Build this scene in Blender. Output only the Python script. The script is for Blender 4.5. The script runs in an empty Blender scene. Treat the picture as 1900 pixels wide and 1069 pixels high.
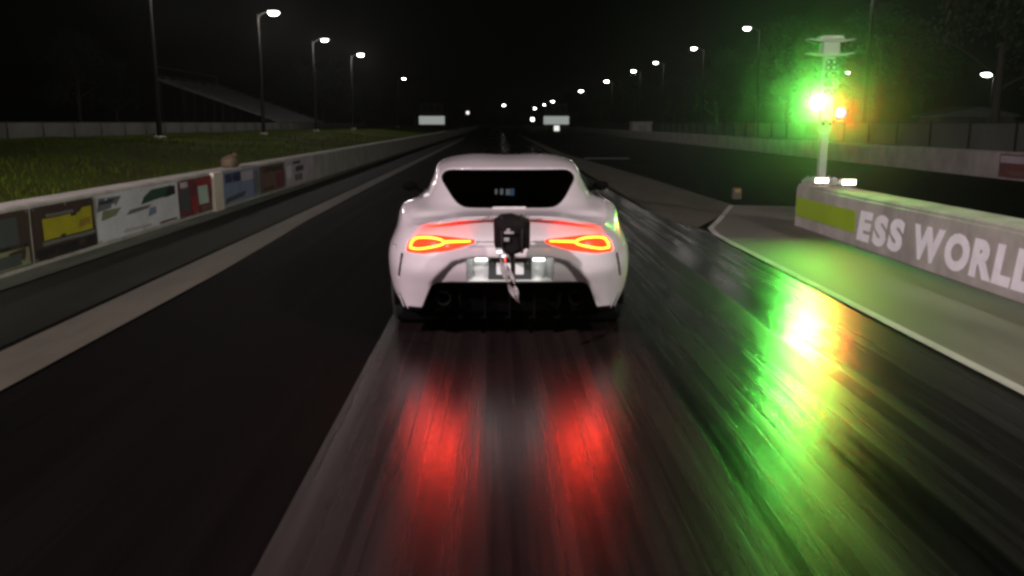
import bpy, bmesh, math, random
import numpy as np
from mathutils import Vector, Matrix

random.seed(7); rng = np.random.default_rng(7)
scene = bpy.context.scene
COL = scene.collection
R = math.radians

# ------------------------------------------------------------------ camera
cam_d = bpy.data.cameras.new('camera')
cam_d.sensor_width = 36.0
cam_d.lens = 36.0 * 1600 / 1900
cam_d.clip_start = 0.05
cam_d.clip_end = 3000
cam = bpy.data.objects.new('camera', cam_d)
cam.location = (0, 0, 1.56)
cam.rotation_euler = (R(90 - 10.84), 0, R(-1.05))
COL.objects.link(cam)
scene.camera = cam

# ------------------------------------------------------------------ world, moon, exposure
world = bpy.data.worlds.new('World')
scene.world = world
world.use_nodes = True
wn = world.node_tree
for n in list(wn.nodes):
    wn.nodes.remove(n)
sky = wn.nodes.new('ShaderNodeTexSky'); sky.sky_type = 'NISHITA'; sky.sun_disc = False
sky.sun_elevation = R(4); sky.sun_rotation = R(200)
bg = wn.nodes.new('ShaderNodeBackground'); bg.inputs['Strength'].default_value = 0.00012
wo = wn.nodes.new('ShaderNodeOutputWorld')
wn.links.new(sky.outputs[0], bg.inputs['Color']); wn.links.new(bg.outputs[0], wo.inputs['Surface'])

sun_d = bpy.data.lights.new('moonlight', 'SUN')
sun_d.energy = 0.015; sun_d.angle = R(3); sun_d.color = (1.0, 0.93, 0.88)
sun = bpy.data.objects.new('moonlight', sun_d)
sun.rotation_euler = (R(60), 0, R(-20)); sun.location = (0, -20, 30)
COL.objects.link(sun)

scene.view_settings.view_transform = 'Standard'
scene.view_settings.look = 'None'
scene.view_settings.exposure = 0.0
scene.view_settings.gamma = 1.0
scene.view_settings.use_curve_mapping = False
scene.cycles.use_denoising = True
scene.cycles.max_bounces = 6
scene.cycles.volume_bounces = 0
scene.cycles.filter_width = 3.0
scene.cycles.sample_clamp_indirect = 6.0

# ------------------------------------------------------------------ materials
MATS = {}
def new_mat(name):
    m = bpy.data.materials.new(name); m.use_nodes = True
    nt = m.node_tree
    b = nt.nodes['Principled BSDF']
    MATS[name] = m
    return m, nt, b

def mat(name, col, rough=0.6, metal=0.0, var=0.25, scale=3.0, stretch=(1, 1, 1), bump=0.0, bscale=40.0,
        col2=None, coat=0.0, spec=0.5, rvar=0.0):
    m, nt, b = new_mat(name)
    N, L = nt.nodes, nt.links
    tc = N.new('ShaderNodeTexCoord')
    mp = N.new('ShaderNodeMapping'); mp.inputs['Scale'].default_value = stretch
    L.new(tc.outputs['Object'], mp.inputs['Vector'])
    nz = N.new('ShaderNodeTexNoise'); nz.inputs['Scale'].default_value = scale
    nz.inputs['Detail'].default_value = 6; nz.inputs['Roughness'].default_value = 0.62
    L.new(mp.outputs[0], nz.inputs['Vector'])
    rp = N.new('ShaderNodeValToRGB')
    c2 = col2 if col2 else tuple(c * (1 - var) for c in col)
    rp.color_ramp.elements[0].position = 0.35; rp.color_ramp.elements[1].position = 0.65
    rp.color_ramp.elements[0].color = (*c2, 1); rp.color_ramp.elements[1].color = (*col, 1)
    L.new(nz.outputs['Fac'], rp.inputs['Fac']); L.new(rp.outputs['Color'], b.inputs['Base Color'])
    b.inputs['Roughness'].default_value = rough; b.inputs['Metallic'].default_value = metal
    b.inputs['Specular IOR Level'].default_value = spec
    if coat:
        b.inputs['Coat Weight'].default_value = coat; b.inputs['Coat Roughness'].default_value = 0.05
    if rvar:
        mr = N.new('ShaderNodeMapRange')
        mr.inputs['From Min'].default_value = 0.3; mr.inputs['From Max'].default_value = 0.7
        mr.inputs['To Min'].default_value = rough - rvar; mr.inputs['To Max'].default_value = rough + rvar
        L.new(nz.outputs['Fac'], mr.inputs['Value']); L.new(mr.outputs[0], b.inputs['Roughness'])
    if bump:
        n2 = N.new('ShaderNodeTexNoise'); n2.inputs['Scale'].default_value = bscale; n2.inputs['Detail'].default_value = 4
        L.new(mp.outputs[0], n2.inputs['Vector'])
        bp = N.new('ShaderNodeBump'); bp.inputs['Strength'].default_value = bump; bp.inputs['Distance'].default_value = 0.01
        L.new(n2.outputs['Fac'], bp.inputs['Height']); L.new(bp.outputs[0], b.inputs['Normal'])
    return m

def emit(name, col, strength):
    m, nt, b = new_mat(name)
    b.inputs['Base Color'].default_value = (0.05, 0.05, 0.05, 1)
    b.inputs['Emission Color'].default_value = (*col, 1)
    b.inputs['Emission Strength'].default_value = strength
    b.inputs['Roughness'].default_value = 0.3
    return m

def track_mat(name, dark, light, r0, r1, streak=5.0, spec=0.5, aniso=0.0, ridge=0.35):
    """rubbered racing surface: long streaks of rubber down the lane, glossier where the rubber is thick"""
    m, nt, b = new_mat(name)
    N, L = nt.nodes, nt.links
    tc = N.new('ShaderNodeTexCoord')
    mp = N.new('ShaderNodeMapping'); mp.inputs['Scale'].default_value = (1, 0.012, 1)
    L.new(tc.outputs['Object'], mp.inputs['Vector'])
    nz = N.new('ShaderNodeTexNoise'); nz.inputs['Scale'].default_value = streak
    nz.inputs['Detail'].default_value = 7; nz.inputs['Roughness'].default_value = 0.68
    L.new(mp.outputs[0], nz.inputs['Vector'])
    mp2 = N.new('ShaderNodeMapping'); mp2.inputs['Scale'].default_value = (1, 0.15, 1)
    L.new(tc.outputs['Object'], mp2.inputs['Vector'])
    n2 = N.new('ShaderNodeTexNoise'); n2.inputs['Scale'].default_value = 1.2; n2.inputs['Detail'].default_value = 5
    L.new(mp2.outputs[0], n2.inputs['Vector'])
    mx = N.new('ShaderNodeMath'); mx.operation = 'MULTIPLY_ADD'
    mx.inputs[1].default_value = 0.65; L.new(nz.outputs['Fac'], mx.inputs[0])
    m3 = N.new('ShaderNodeMath'); m3.operation = 'MULTIPLY'; m3.inputs[1].default_value = 0.35
    L.new(n2.outputs['Fac'], m3.inputs[0]); L.new(m3.outputs[0], mx.inputs[2])
    rp = N.new('ShaderNodeValToRGB')
    rp.color_ramp.elements[0].position = 0.40; rp.color_ramp.elements[1].position = 0.62
    rp.color_ramp.elements[0].color = (*dark, 1); rp.color_ramp.elements[1].color = (*light, 1)
    L.new(mx.outputs[0], rp.inputs['Fac']); L.new(rp.outputs['Color'], b.inputs['Base Color'])
    mr = N.new('ShaderNodeMapRange')
    mr.inputs['From Min'].default_value = 0.38; mr.inputs['From Max'].default_value = 0.62
    mr.inputs['To Min'].default_value = r0; mr.inputs['To Max'].default_value = r1
    L.new(mx.outputs[0], mr.inputs['Value']); L.new(mr.outputs[0], b.inputs['Roughness'])
    b.inputs['Specular IOR Level'].default_value = spec
    if aniso:      # rolled-in rubber: brushed along the lane
        b.inputs['Anisotropic'].default_value = aniso
        tv = N.new('ShaderNodeCombineXYZ'); tv.inputs[1].default_value = 1.0
        L.new(tv.outputs[0], b.inputs['Tangent'])
    bp = N.new('ShaderNodeBump'); bp.inputs['Strength'].default_value = ridge; bp.inputs['Distance'].default_value = 0.006
    L.new(nz.outputs['Fac'], bp.inputs['Height'])
    n4 = N.new('ShaderNodeTexNoise'); n4.inputs['Scale'].default_value = 120; n4.inputs['Detail'].default_value = 2
    L.new(tc.outputs['Object'], n4.inputs['Vector'])
    bp2 = N.new('ShaderNodeBump'); bp2.inputs['Strength'].default_value = 0.10; bp2.inputs['Distance'].default_value = 0.003
    L.new(n4.outputs['Fac'], bp2.inputs['Height']); L.new(bp.outputs[0], bp2.inputs['Normal'])
    L.new(bp2.outputs[0], b.inputs['Normal'])
    return m

asphalt = track_mat('rubbered_asphalt', (0.0014, 0.0011, 0.0010), (0.0046, 0.0036, 0.0032), 0.70, 0.85, 4.0, 0.03)
sticky_m = track_mat('sticky_rubber', (0.002, 0.002, 0.002), (0.012, 0.011, 0.010), 0.17, 0.38, 6.0, 0.55, 0.30, 1.0)
groove_m = track_mat('groove_rubber', (0.007, 0.0042, 0.0044), (0.022, 0.013, 0.0135), 0.18, 0.33, 6.0, 0.42, 0.32, 0.85)
apron_m = mat('apron_asphalt', (0.012, 0.013, 0.009), 0.8, spec=0.1, var=0.5, scale=1.2, stretch=(1, 0.2, 1), bump=0.4, bscale=60)
strip_m = mat('worn_concrete', (0.082, 0.070, 0.050), 0.75, var=0.45, scale=1.6, stretch=(1, 0.25, 1), bump=0.3, bscale=50)
pad_m = mat('pad_concrete', (0.155, 0.13, 0.115), 0.60, var=0.4, scale=1.2, stretch=(1, 0.3, 1), bump=0.12, bscale=60, rvar=0.08)
dirt_m = mat('dusty_edge', (0.20, 0.20, 0.17), 0.9, var=0.5, scale=3.0, stretch=(1, 0.25, 1), bump=0.4)
ground_m = mat('dark_soil', (0.030, 0.036, 0.020), 0.95, var=0.5, scale=0.4, bump=0.5, bscale=6)
turf_m = mat('turf', (0.055, 0.082, 0.007), 0.95, spec=0.04, col2=(0.044, 0.044, 0.010), scale=0.5, bump=0.6, bscale=14)
blade_m = mat('grass_blade', (0.066, 0.102, 0.008), 0.95, spec=0.04, col2=(0.050, 0.050, 0.010), scale=0.6)
wall_m = mat('barrier_concrete', (0.42, 0.385, 0.345), 0.85, var=0.36, scale=2.2, stretch=(1, 1, 0.6), bump=0.4, bscale=30)
cap_m = mat('barrier_cap', (0.46, 0.42, 0.36), 0.8, var=0.3, scale=2.0, bump=0.3, bscale=30)
paint_m = mat('line_paint', (0.42, 0.40, 0.35), 0.6, var=0.35, scale=6, stretch=(1, 0.3, 1))
steel_m = mat('galvanised_steel', (0.42, 0.43, 0.43), 0.45, metal=0.7, var=0.2, scale=6)
dark_steel = mat('dark_steel', (0.06, 0.06, 0.06), 0.5, metal=0.4)
wood_m = mat('pole_wood', (0.10, 0.08, 0.06), 0.85, var=0.4, scale=4, stretch=(6, 6, 0.3), bump=0.3)
bark_m = mat('bark', (0.075, 0.06, 0.045), 0.9, var=0.4, scale=5, stretch=(4, 4, 0.5), bump=0.5)
leaf_m = [mat('leaf_%s' % n, c, 0.7, var=0.45, scale=1.5) for n, c in
          (('deep', (0.022, 0.040, 0.012)), ('mid', (0.028, 0.048, 0.014)), ('olive', (0.034, 0.042, 0.014)))]
seat_m = mat('aluminium_plank', (0.36, 0.37, 0.37), 0.45, metal=0.5, var=0.2)
fence_m = mat('fence_fabric', (0.12, 0.122, 0.11), 0.9, var=0.35, scale=0.8, bump=0.3)

# ------------------------------------------------------------------ helpers
def tag(o, label, cat, group=None):
    o['label'] = label; o['category'] = cat
    if group: o['group'] = group
    return o

def structure(o):
    o['kind'] = 'structure'; return o

def obj(name, me, material=None, parent=None, loc=None):
    o = bpy.data.objects.new(name, me)
    COL.objects.link(o)
    if material is not None and len(me.materials) == 0:
        me.materials.append(material)
    if parent is not None: o.parent = parent
    if loc is not None: o.location = loc
    return o

def empty(name, loc=(0, 0, 0), rz=0.0):
    o = bpy.data.objects.new(name, None); COL.objects.link(o)
    o.location = loc; o.rotation_euler = (0, 0, rz); o.empty_display_size = 0.2
    return o

def copy_tree(o, parent=None):
    c = o.copy(); COL.objects.link(c)
    if parent is not None: c.parent = parent
    for ch in list(o.children):
        copy_tree(ch, c)
    return c

def mesh_of(name, verts, faces, smooth=False, angle=None):
    me = bpy.data.meshes.new(name)
    me.from_pydata([tuple(v) for v in verts], [], faces); me.validate(); me.update()
    if smooth:
        me.polygons.foreach_set('use_smooth', [True] * len(me.polygons))
        if angle: me.set_sharp_from_angle(angle=R(angle))
    return me

def bm_mesh(name, bm, smooth=False, angle=None):
    me = bpy.data.meshes.new(name); bm.normal_update(); bm.to_mesh(me); bm.free()
    if smooth:
        me.polygons.foreach_set('use_smooth', [True] * len(me.polygons))
        if angle: me.set_sharp_from_angle(angle=R(angle))
    return me

def box_bm(bm, lo, hi, bevel=0.0):
    c = [(lo[i] + hi[i]) / 2 for i in range(3)]; s = [(hi[i] - lo[i]) for i in range(3)]
    r = bmesh.ops.create_cube(bm, size=1.0, matrix=Matrix.Translation(c) @ Matrix.Diagonal((*s, 1)))
    if bevel:
        es = list({e for v in r['verts'] for e in v.link_edges})
        bmesh.ops.bevel(bm, geom=es, offset=bevel, segments=2, affect='EDGES', profile=0.6)

def box(name, lo, hi, material, parent=None, bevel=0.0):
    bm = bmesh.new(); box_bm(bm, lo, hi, bevel)
    return obj(name, bm_mesh(name, bm), material, parent)

def tube_bm(bm, pts, rad, seg=10, caps=True):
    pts = [Vector(p) for p in pts]
    rads = rad if isinstance(rad, (list, tuple)) else [rad] * len(pts)
    rings = []
    up = None
    for i, p in enumerate(pts):
        d = (pts[min(i + 1, len(pts) - 1)] - pts[max(i - 1, 0)]).normalized()
        if up is None:
            up = Vector((0, 0, 1)) if abs(d.z) < 0.9 else Vector((1, 0, 0))
        a = d.cross(up).normalized(); bvec = a.cross(d).normalized(); up = bvec
        rings.append([bm.verts.new(p + (a * math.cos(t) + bvec * math.sin(t)) * rads[i])
                      for t in [2 * math.pi * k / seg for k in range(seg)]])
    for i in range(len(rings) - 1):
        for k in range(seg):
            bm.faces.new((rings[i][k], rings[i][(k + 1) % seg], rings[i + 1][(k + 1) % seg], rings[i + 1][k]))
    if caps:
        bm.faces.new(rings[0][::-1]); bm.faces.new(rings[-1])

def tube(name, pts, rad, material, parent=None, seg=10):
    bm = bmesh.new(); tube_bm(bm, pts, rad, seg)
    bmesh.ops.recalc_face_normals(bm, faces=bm.faces)
    return obj(name, bm_mesh(name, bm, True, 40), material, parent)

def lathe_bm(bm, prof, seg=24, mtx=Matrix()):
    """prof: list of (radius, height) turned about local z"""
    rings = []
    for r, h in prof:
        if r < 1e-6:
            rings.append([bm.verts.new(mtx @ Vector((0, 0, h)))])
        else:
            rings.append([bm.verts.new(mtx @ Vector((r * math.cos(2 * math.pi * k / seg), r * math.sin(2 * math.pi * k / seg), h))) for k in range(seg)])
    for a, b in zip(rings, rings[1:]):
        for k in range(seg):
            k2 = (k + 1) % seg
            if len(a) == 1 and len(b) == 1: continue
            if len(a) == 1: bm.faces.new((a[0], b[k], b[k2]))
            elif len(b) == 1: bm.faces.new((a[k], a[k2], b[0]))
            else: bm.faces.new((a[k], a[k2], b[k2], b[k]))

def lathe(name, prof, material, parent=None, seg=24, mtx=Matrix(), angle=35):
    bm = bmesh.new(); lathe_bm(bm, prof, seg, mtx); bmesh.ops.recalc_face_normals(bm, faces=bm.faces)
    return obj(name, bm_mesh(name, bm, True, angle), material, parent)

def sheet(name, poly, z, material, parent=None):
    return obj(name, mesh_of(name, [(x, y, z) for x, y in poly], [list(range(len(poly)))]), material, parent)

def prism(name, poly, thick, frame, material, parent=None):
    """extrude a 2D outline: frame maps (a, b, depth) to xyz"""
    n = len(poly)
    vs = [frame(a, b, 0) for a, b in poly] + [frame(a, b, thick) for a, b in poly]
    fs = [list(range(n)), list(range(2 * n - 1, n - 1, -1))] + [(i, (i + 1) % n, n + (i + 1) % n, n + i) for i in range(n)]
    me = mesh_of(name, vs, fs)
    bm = bmesh.new(); bm.from_mesh(me); bmesh.ops.recalc_face_normals(bm, faces=bm.faces); bm.to_mesh(me); bm.free()
    return obj(name, me, material, parent)

# ------------------------------------------------------------------ the setting: ground and track
def grid_mesh(name, x0, x1, y0, y1, nx, ny, zf):
    xs = np.linspace(x0, x1, nx + 1); ys = np.linspace(y0, y1, ny + 1)
    vs = [(x, y, zf(x, y)) for y in ys for x in xs]
    fs = [(j * (nx + 1) + i, j * (nx + 1) + i + 1, (j + 1) * (nx + 1) + i + 1, (j + 1) * (nx + 1) + i) for j in range(ny) for i in range(nx)]
    return mesh_of(name, vs, fs, True)

structure(sheet('ground', [(-590, -90), (590, -90), (590, 590), (-590, 590)], -0.05, ground_m))
structure(sheet('drag_strip', [(-4.7, -40), (14.3, -40), (14.3, 560), (-4.7, 560)], 0.0, asphalt))
structure(sheet('sticky_lane', [(1.04, -10), (3.10, -10), (3.10, 12.6), (2.7, 16), (2.7, 60), (1.04, 60)], 0.003, sticky_m))
structure(sheet('lane_groove', [(-0.86, -10), (1.04, -10), (1.04, 300), (-0.86, 300)], 0.004, groove_m))
structure(sheet('apron', [(-5.05, -40), (-3.5, -40), (-3.5, 560), (-5.05, 560)], 0.006, apron_m))
structure(sheet('wall_foot_dust', [(-5.05, -40), (-4.72, -40), (-4.66, 14), (-4.74, 30), (-4.8, 560), (-5.05, 560)], 0.010, dirt_m))
structure(sheet('concrete_strip', [(-3.44, -40), (-2.92, -40), (-2.92, 9), (-2.98, 11.5), (-3.06, 14), (-3.10, 20), (-3.12, 90), (-3.40, 90), (-3.42, 12.2)], 0.012, strip_m))
structure(sheet('start_pad', [(3.12, -40), (4.62, -40), (4.62, 13.3), (6.1, 13.3), (6.1, 15.8), (4.5, 16.35), (3.55, 13.7), (3.2, 12.75), (3.10, 12.0)], 0.008, pad_m))
structure(sheet('median_strip', [(3.6, 14.1), (4.55, 16.6), (4.35, 25), (3.5, 45), (3.2, 120), (2.9, 120), (2.85, 30), (2.75, 14.5), (3.0, 12.8)], 0.009, strip_m))

def ribbon(name, pts, w, z, material):
    vs, fs = [], []
    for i, p in enumerate(pts):
        p = Vector(p); d = (Vector(pts[min(i + 1, len(pts) - 1)]) - Vector(pts[max(i - 1, 0)])).normalized()
        n = Vector((-d.y, d.x)) * w / 2
        vs += [(p.x + n.x, p.y + n.y, z), (p.x - n.x, p.y - n.y, z)]
    for i in range(len(pts) - 1):
        fs.append((2 * i, 2 * i + 1, 2 * i + 3, 2 * i + 2))
    return obj(name, mesh_of(name, vs, fs), material)
structure(ribbon('painted_line', [(3.09, y) for y in (-30, 0, 6, 9, 11)] + [(3.10, 12.0), (3.2, 12.75), (3.55, 13.7), (4.5, 16.4)], 0.09, 0.016, paint_m))
structure(ribbon('painted_line', [(4.5, 16.3), (5.0, 16.2), (5.9, 15.9)], 0.10, 0.016, paint_m))
structure(ribbon('painted_line', [(3.9, 38.5), (5.9, 38.5)], 0.9, 0.016, paint_m))

def berm(x, y):
    t = min(max((-5.4 - x) / 8.0, 0), 1); t = t * t * (3 - 2 * t)
    return 0.28 + 0.60 * t + 0.04 * math.sin(x * 1.7 + y * 0.31) + 0.03 * math.sin(y * 0.9 - x)
structure(obj('grass_bank', grid_mesh('grass_bank', -62, -5.44, -30, 190, 80, 140, berm), turf_m))
def blades():
    n = 26000
    vs, fs = [], []
    for i in range(n):
        y = 7 + 60 * random.random() ** 1.6; x = -5.5 - 12 * random.random()
        z = berm(x, y) - 0.01
        h = 0.05 + 0.11 * random.random(); a = random.random() * math.pi; w = 0.010 + 0.012 * random.random()
        lx, ly = random.uniform(-.05, .05), random.uniform(-.05, .05)
        k = len(vs)
        vs += [(x - w * math.cos(a), y - w * math.sin(a), z), (x + w * math.cos(a), y + w * math.sin(a), z), (x + lx, y + ly, z + h)]
        fs.append((k, k + 1, k + 2))
    return mesh_of('grass', vs, fs)
g = obj('grass', blades(), blade_m); g['kind'] = 'stuff'
tag(g, 'short dark green grass on the bank behind the left wall', 'grass')

# ------------------------------------------------------------------ barrier walls
def barrier(name, label, x_face, x_back, h, y0, y1, seg=6.0):
    root = empty(name, ((x_face + x_back) / 2, y0, 0)); tag(root, label, 'wall')
    xc = (x_face + x_back) / 2; hw = abs(x_back - x_face) / 2
    y = y0; shared = {}
    while y < y1 - 0.01:
        L_ = min(seg, y1 - y)
        key = round(L_, 3)
        if key not in shared:
            bm = bmesh.new()
            prof = [(-hw, -0.03), (-hw, h - 0.06), (-hw + 0.02, h - 0.05), (-hw + 0.02, h - 0.02), (-hw + 0.045, h), (hw - 0.045, h), (hw - 0.02, h - 0.02), (hw, h - 0.06), (hw, -0.03)]
            a = [bm.verts.new((px, 0.004, pz)) for px, pz in prof]; b = [bm.verts.new((px, L_ - 0.004, pz)) for px, pz in prof]
            m = len(prof)
            for i in range(m):
                bm.faces.new((a[i], a[(i + 1) % m], b[(i + 1) % m], b[i]))
            bm.faces.new(a[::-1]); bm.faces.new(b)
            bmesh.ops.recalc_face_normals(bm, faces=bm.faces)
            shared[key] = bm_mesh('wall_segment', bm); shared[key].materials.append(wall_m)
        obj('wall_segment', shared[key], None, root, (0, y - y0, random.uniform(-.003, .003)))
        y += L_
    return root
LX = -5.03
barrier('barrier_wall', 'long low concrete wall along the left lane carrying the banners', LX, LX - 0.44, 0.70, -16, 260, 6.9)
RX = 4.61
center_wall = barrier('barrier_wall', 'low thick concrete wall in the middle with white lettering and lime stripe', RX, RX + 0.48, 0.655, -16, 13.2, 7.3)
barrier('barrier_wall', 'long low concrete wall along the far side of the right lane', 14.3, 14.75, 0.76, -10, 260, 7.5)

# banners on the left wall : print as thin raised colour fields on a vinyl sheet
def flat(name, col, rough=0.55):
    return mat('vinyl_' + name, col, rough, var=0.18, scale=2.5)
V = {k: flat(k, c) for k, c in dict(brown=(0.060, 0.036, 0.028), black=(0.020, 0.016, 0.016), yellow=(0.42, 0.36, 0.02), grey=(0.16, 0.16, 0.15),
     white=(0.62, 0.60, 0.62), green=(0.030, 0.075, 0.045), maroon=(0.16, 0.04, 0.045), red=(0.30, 0.035, 0.035), mint=(0.45, 0.52, 0.44),
     cream=(0.66, 0.56, 0.47), blue=(0.20, 0.23, 0.34), navy=(0.035, 0.04, 0.09), rust=(0.17, 0.09, 0.07), lilac=(0.48, 0.40, 0.44),
     lime=(0.30, 0.44, 0.015), olive=(0.22, 0.22, 0.12), charcoal=(0.07, 0.075, 0.075), gold=(0.30, 0.20, 0.03)).items()}

def banner(label, y0, y1, z0, z1, base, shapes):
    root = empty('banner', (LX + 0.0, (y0 + y1) / 2, 0)); tag(root, label, 'banner', 'banners along the left wall')
    w = y1 - y0; h = z1 - z0
    # vinyl sheet with a slight billow, 6 mm proud of the wall
    nx, nz = 14, 5
    vs, fs = [], []
    ph = random.random() * 6
    bil = lambda a, b: 0.012 + 0.010 * math.sin(a * 9 + ph) * math.sin(b * 3.1) + 0.006 * math.sin(a * 23 + b * 5 + ph)
    for s in (0, 1):
        for j in range(nz + 1):
            for i in range(nx + 1):
                a, b = i / nx, j / nz
                vs.append((bil(a, b) + (0.004 if s else 0), y0 + a * w - (y0 + y1) / 2, z0 + b * h))
    K = (nx + 1) * (nz + 1)
    for j in range(nz):
        for i in range(nx):
            q = (j * (nx + 1) + i, j * (nx + 1) + i + 1, (j + 1) * (nx + 1) + i + 1, (j + 1) * (nx + 1) + i)
            fs.append(q[::-1]); fs.append(tuple(K + k for k in q))
    obj('vinyl_sheet', mesh_of('vinyl_sheet', vs, fs, True), V[base], root)
    for si, (pol, c) in enumerate(shapes):
        # subdivide the outline so that the print follows the billow
        cx = sum(p[0] for p in pol) / len(pol); cz = sum(p[1] for p in pol) / len(pol)
        ring = []
        for (a0, b0), (a1, b1) in zip(pol, pol[1:] + pol[:1]):
            for k in range(4):
                ring.append((a0 + (a1 - a0) * k / 4, b0 + (b1 - b0) * k / 4))
        lev = [ring, [(cx + (a - cx) * .66, cz + (b - cz) * .66) for a, b in ring], [(cx + (a - cx) * .33, cz + (b - cz) * .33) for a, b in ring]]
        off = 0.007 + 0.0016 * si
        vs = [(bil(a, b) + off, y0 + a * w - (y0 + y1) / 2, z0 + b * h) for l in lev for a, b in l]
        vs.append((bil(cx, cz) + off, y0 + cx * w - (y0 + y1) / 2, z0 + cz * h))
        n = len(ring); fs = []
        for q in range(2):
            for i in range(n):
                fs.append((q * n + i, q * n + (i + 1) % n, (q + 1) * n + (i + 1) % n, (q + 1) * n + i))
        for i in range(n):
            fs.append((2 * n + i, 2 * n + (i + 1) % n, 3 * n))
        obj('printed_field', mesh_of('printed_field', vs, fs, True), V[c], root)
    for a in (0.02, 0.5, 0.98):
        for zz in (z0 + 0.02, z1 - 0.02):
            lathe('grommet', [(0.016, 0), (0.016, 0.004), (0.008, 0.006), (0.007, 0.003)], steel_m, root, 10,
                  Matrix.Translation((bil(a, 0.5) + 0.006, y0 + a * w - (y0 + y1) / 2, zz)) @ Matrix.Rotation(R(90), 4, 'Y'))
    return root
rc = lambda a, b, c, d: [(a, b), (c, b), (c, d), (a, d)]
Z0, Z1 = 0.06, 0.655
banner('plain dark brown banner at the left picture edge, nearest of the banners', 6.9, 9.32, Z0, Z1, 'brown',
       [(rc(.0, .02, .97, .34), 'olive'), (rc(0, .34, .97, .40), 'black'), (rc(.72, .42, .9, .9), 'charcoal'), (rc(.0, .05, .9, .26), 'charcoal')])
banner('black and brown banner with one big yellow block on it', 9.37, 10.86, Z0, Z1, 'brown',
       [(rc(.02, .02, .98, .22), 'black'), (rc(.12, .26, .97, .33), 'grey'), (rc(.14, .36, .93, .76), 'yellow'),
        ([(.62, .62), (.93, .62), (.93, .84), (.78, .84)], 'yellow'), ([(.66, .46), (.9, .46), (.9, .62), (.7, .6)], 'gold'), (rc(.2, .78, .6, .84), 'grey')])
banner('wide pale grey banner with a dark green flag shape and dark marks', 10.9, 13.72, Z0, Z1, 'white',
       [([(.0, .66), (.2, .70), (.26, .92), (.02, .94)], 'grey'), ([(.02, .80), (.16, .80), (.2, .88), (.03, .88)], 'navy'), ([(.04, .46), (.2, .5), (.26, .66), (.06, .66)], 'olive'),
        ([(.48, .62), (.62, .66), (.86, .68), (.92, .94), (.62, .92), (.52, .8)], 'green'), ([(.8, .66), (.96, .70), (.96, .92), (.86, .9)], 'black'),
        ([(.3, .46), (.56, .5), (.6, .58), (.34, .56)], 'grey'), ([(.26, .08), (.6, .06), (.6, .12), (.28, .16)], 'lilac'), ([(.56, .3), (.66, .34), (.66, .5), (.58, .5)], 'blue'), (rc(.7, .04, .95, .09), 'maroon')])
banner('maroon and red banner with a pale mint panel in its middle', 13.76, 15.36, Z0, Z1, 'maroon',
       [(rc(.02, .18, .30, .78), 'charcoal'), (rc(.04, .80, .26, .95), 'lilac'), (rc(.34, .06, .52, .5), 'red'), (rc(.5, .76, .97, .96), 'red'), (rc(.55, .24, .84, .76), 'mint'), (rc(.6, .04, .9, .2), 'rust')])
banner('blue grey banner with a navy block in its upper corner', 15.96, 18.5, Z0, Z1, 'blue',
       [(rc(.06, .66, .46, .95), 'navy'), (rc(.48, .62, .8, .94), 'lilac'), ([(.05, .05), (.5, .12), (.6, .3), (.08, .2)], 'charcoal'), (rc(.82, .1, .97, .9), 'grey'), (rc(.4, .36, .72, .52), 'blue')])
banner('plain rust brown banner between blue grey and lilac ones', 18.55, 20.7, Z0, Z1, 'rust',
       [(rc(.06, .72, .9, .94), 'brown'), (rc(.62, .1, .94, .66), 'maroon'), (rc(.1, .08, .5, .2), 'brown')])
banner('pale lilac banner with dark marks, farthest of the banners', 20.75, 24.0, Z0, Z1, 'lilac',
       [(rc(.04, .3, .18, .8), 'white'), (rc(.34, .5, .62, .72), 'charcoal'), (rc(.3, .12, .56, .4), 'grey'), (rc(.64, .6, .9, .92), 'lilac'), (rc(.24, .84, .5, .95), 'green')])
p = box('wall_post', (LX - 0.02, 15.40, 0.0), (LX + 0.05, 15.92, 0.69), V['cream'], None, 0.012)
tag(p, 'pale cream upright board between the red and the blue banner', 'board')

# tan bundle on top of the left wall
def sandbag():
    bm = bmesh.new(); bmesh.ops.create_icosphere(bm, subdivisions=3, radius=1)
    for v in bm.verts:
        x, y, z = v.co
        n = 0.10 * math.sin(5 * x + 2 * y) + 0.08 * math.sin(7 * z + 3 * y + 1)
        v.co = Vector((x * 0.17, y * 0.26 * (1 + n), max(z, -0.62) * 0.15 * (1 + n)))
    return bm_mesh('sandbag', bm, True)
b = empty('sandbag', (LX - 0.22, 17.3, 0.70)); tag(b, 'small tan bundle resting on top of the left wall', 'sandbag')
tan_m = mat('tan_canvas', (0.13, 0.09, 0.055), 0.9, var=0.3, scale=8, bump=0.4, bscale=50)
obj('sack', sandbag(), tan_m, b, (0, 0, 0.09))
tube('tied_neck', [(0, 0.20, 0.13), (0.0, 0.27, 0.18), (0.01, 0.31, 0.24)], [0.05, 0.025, 0.05], tan_m, b)

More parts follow.
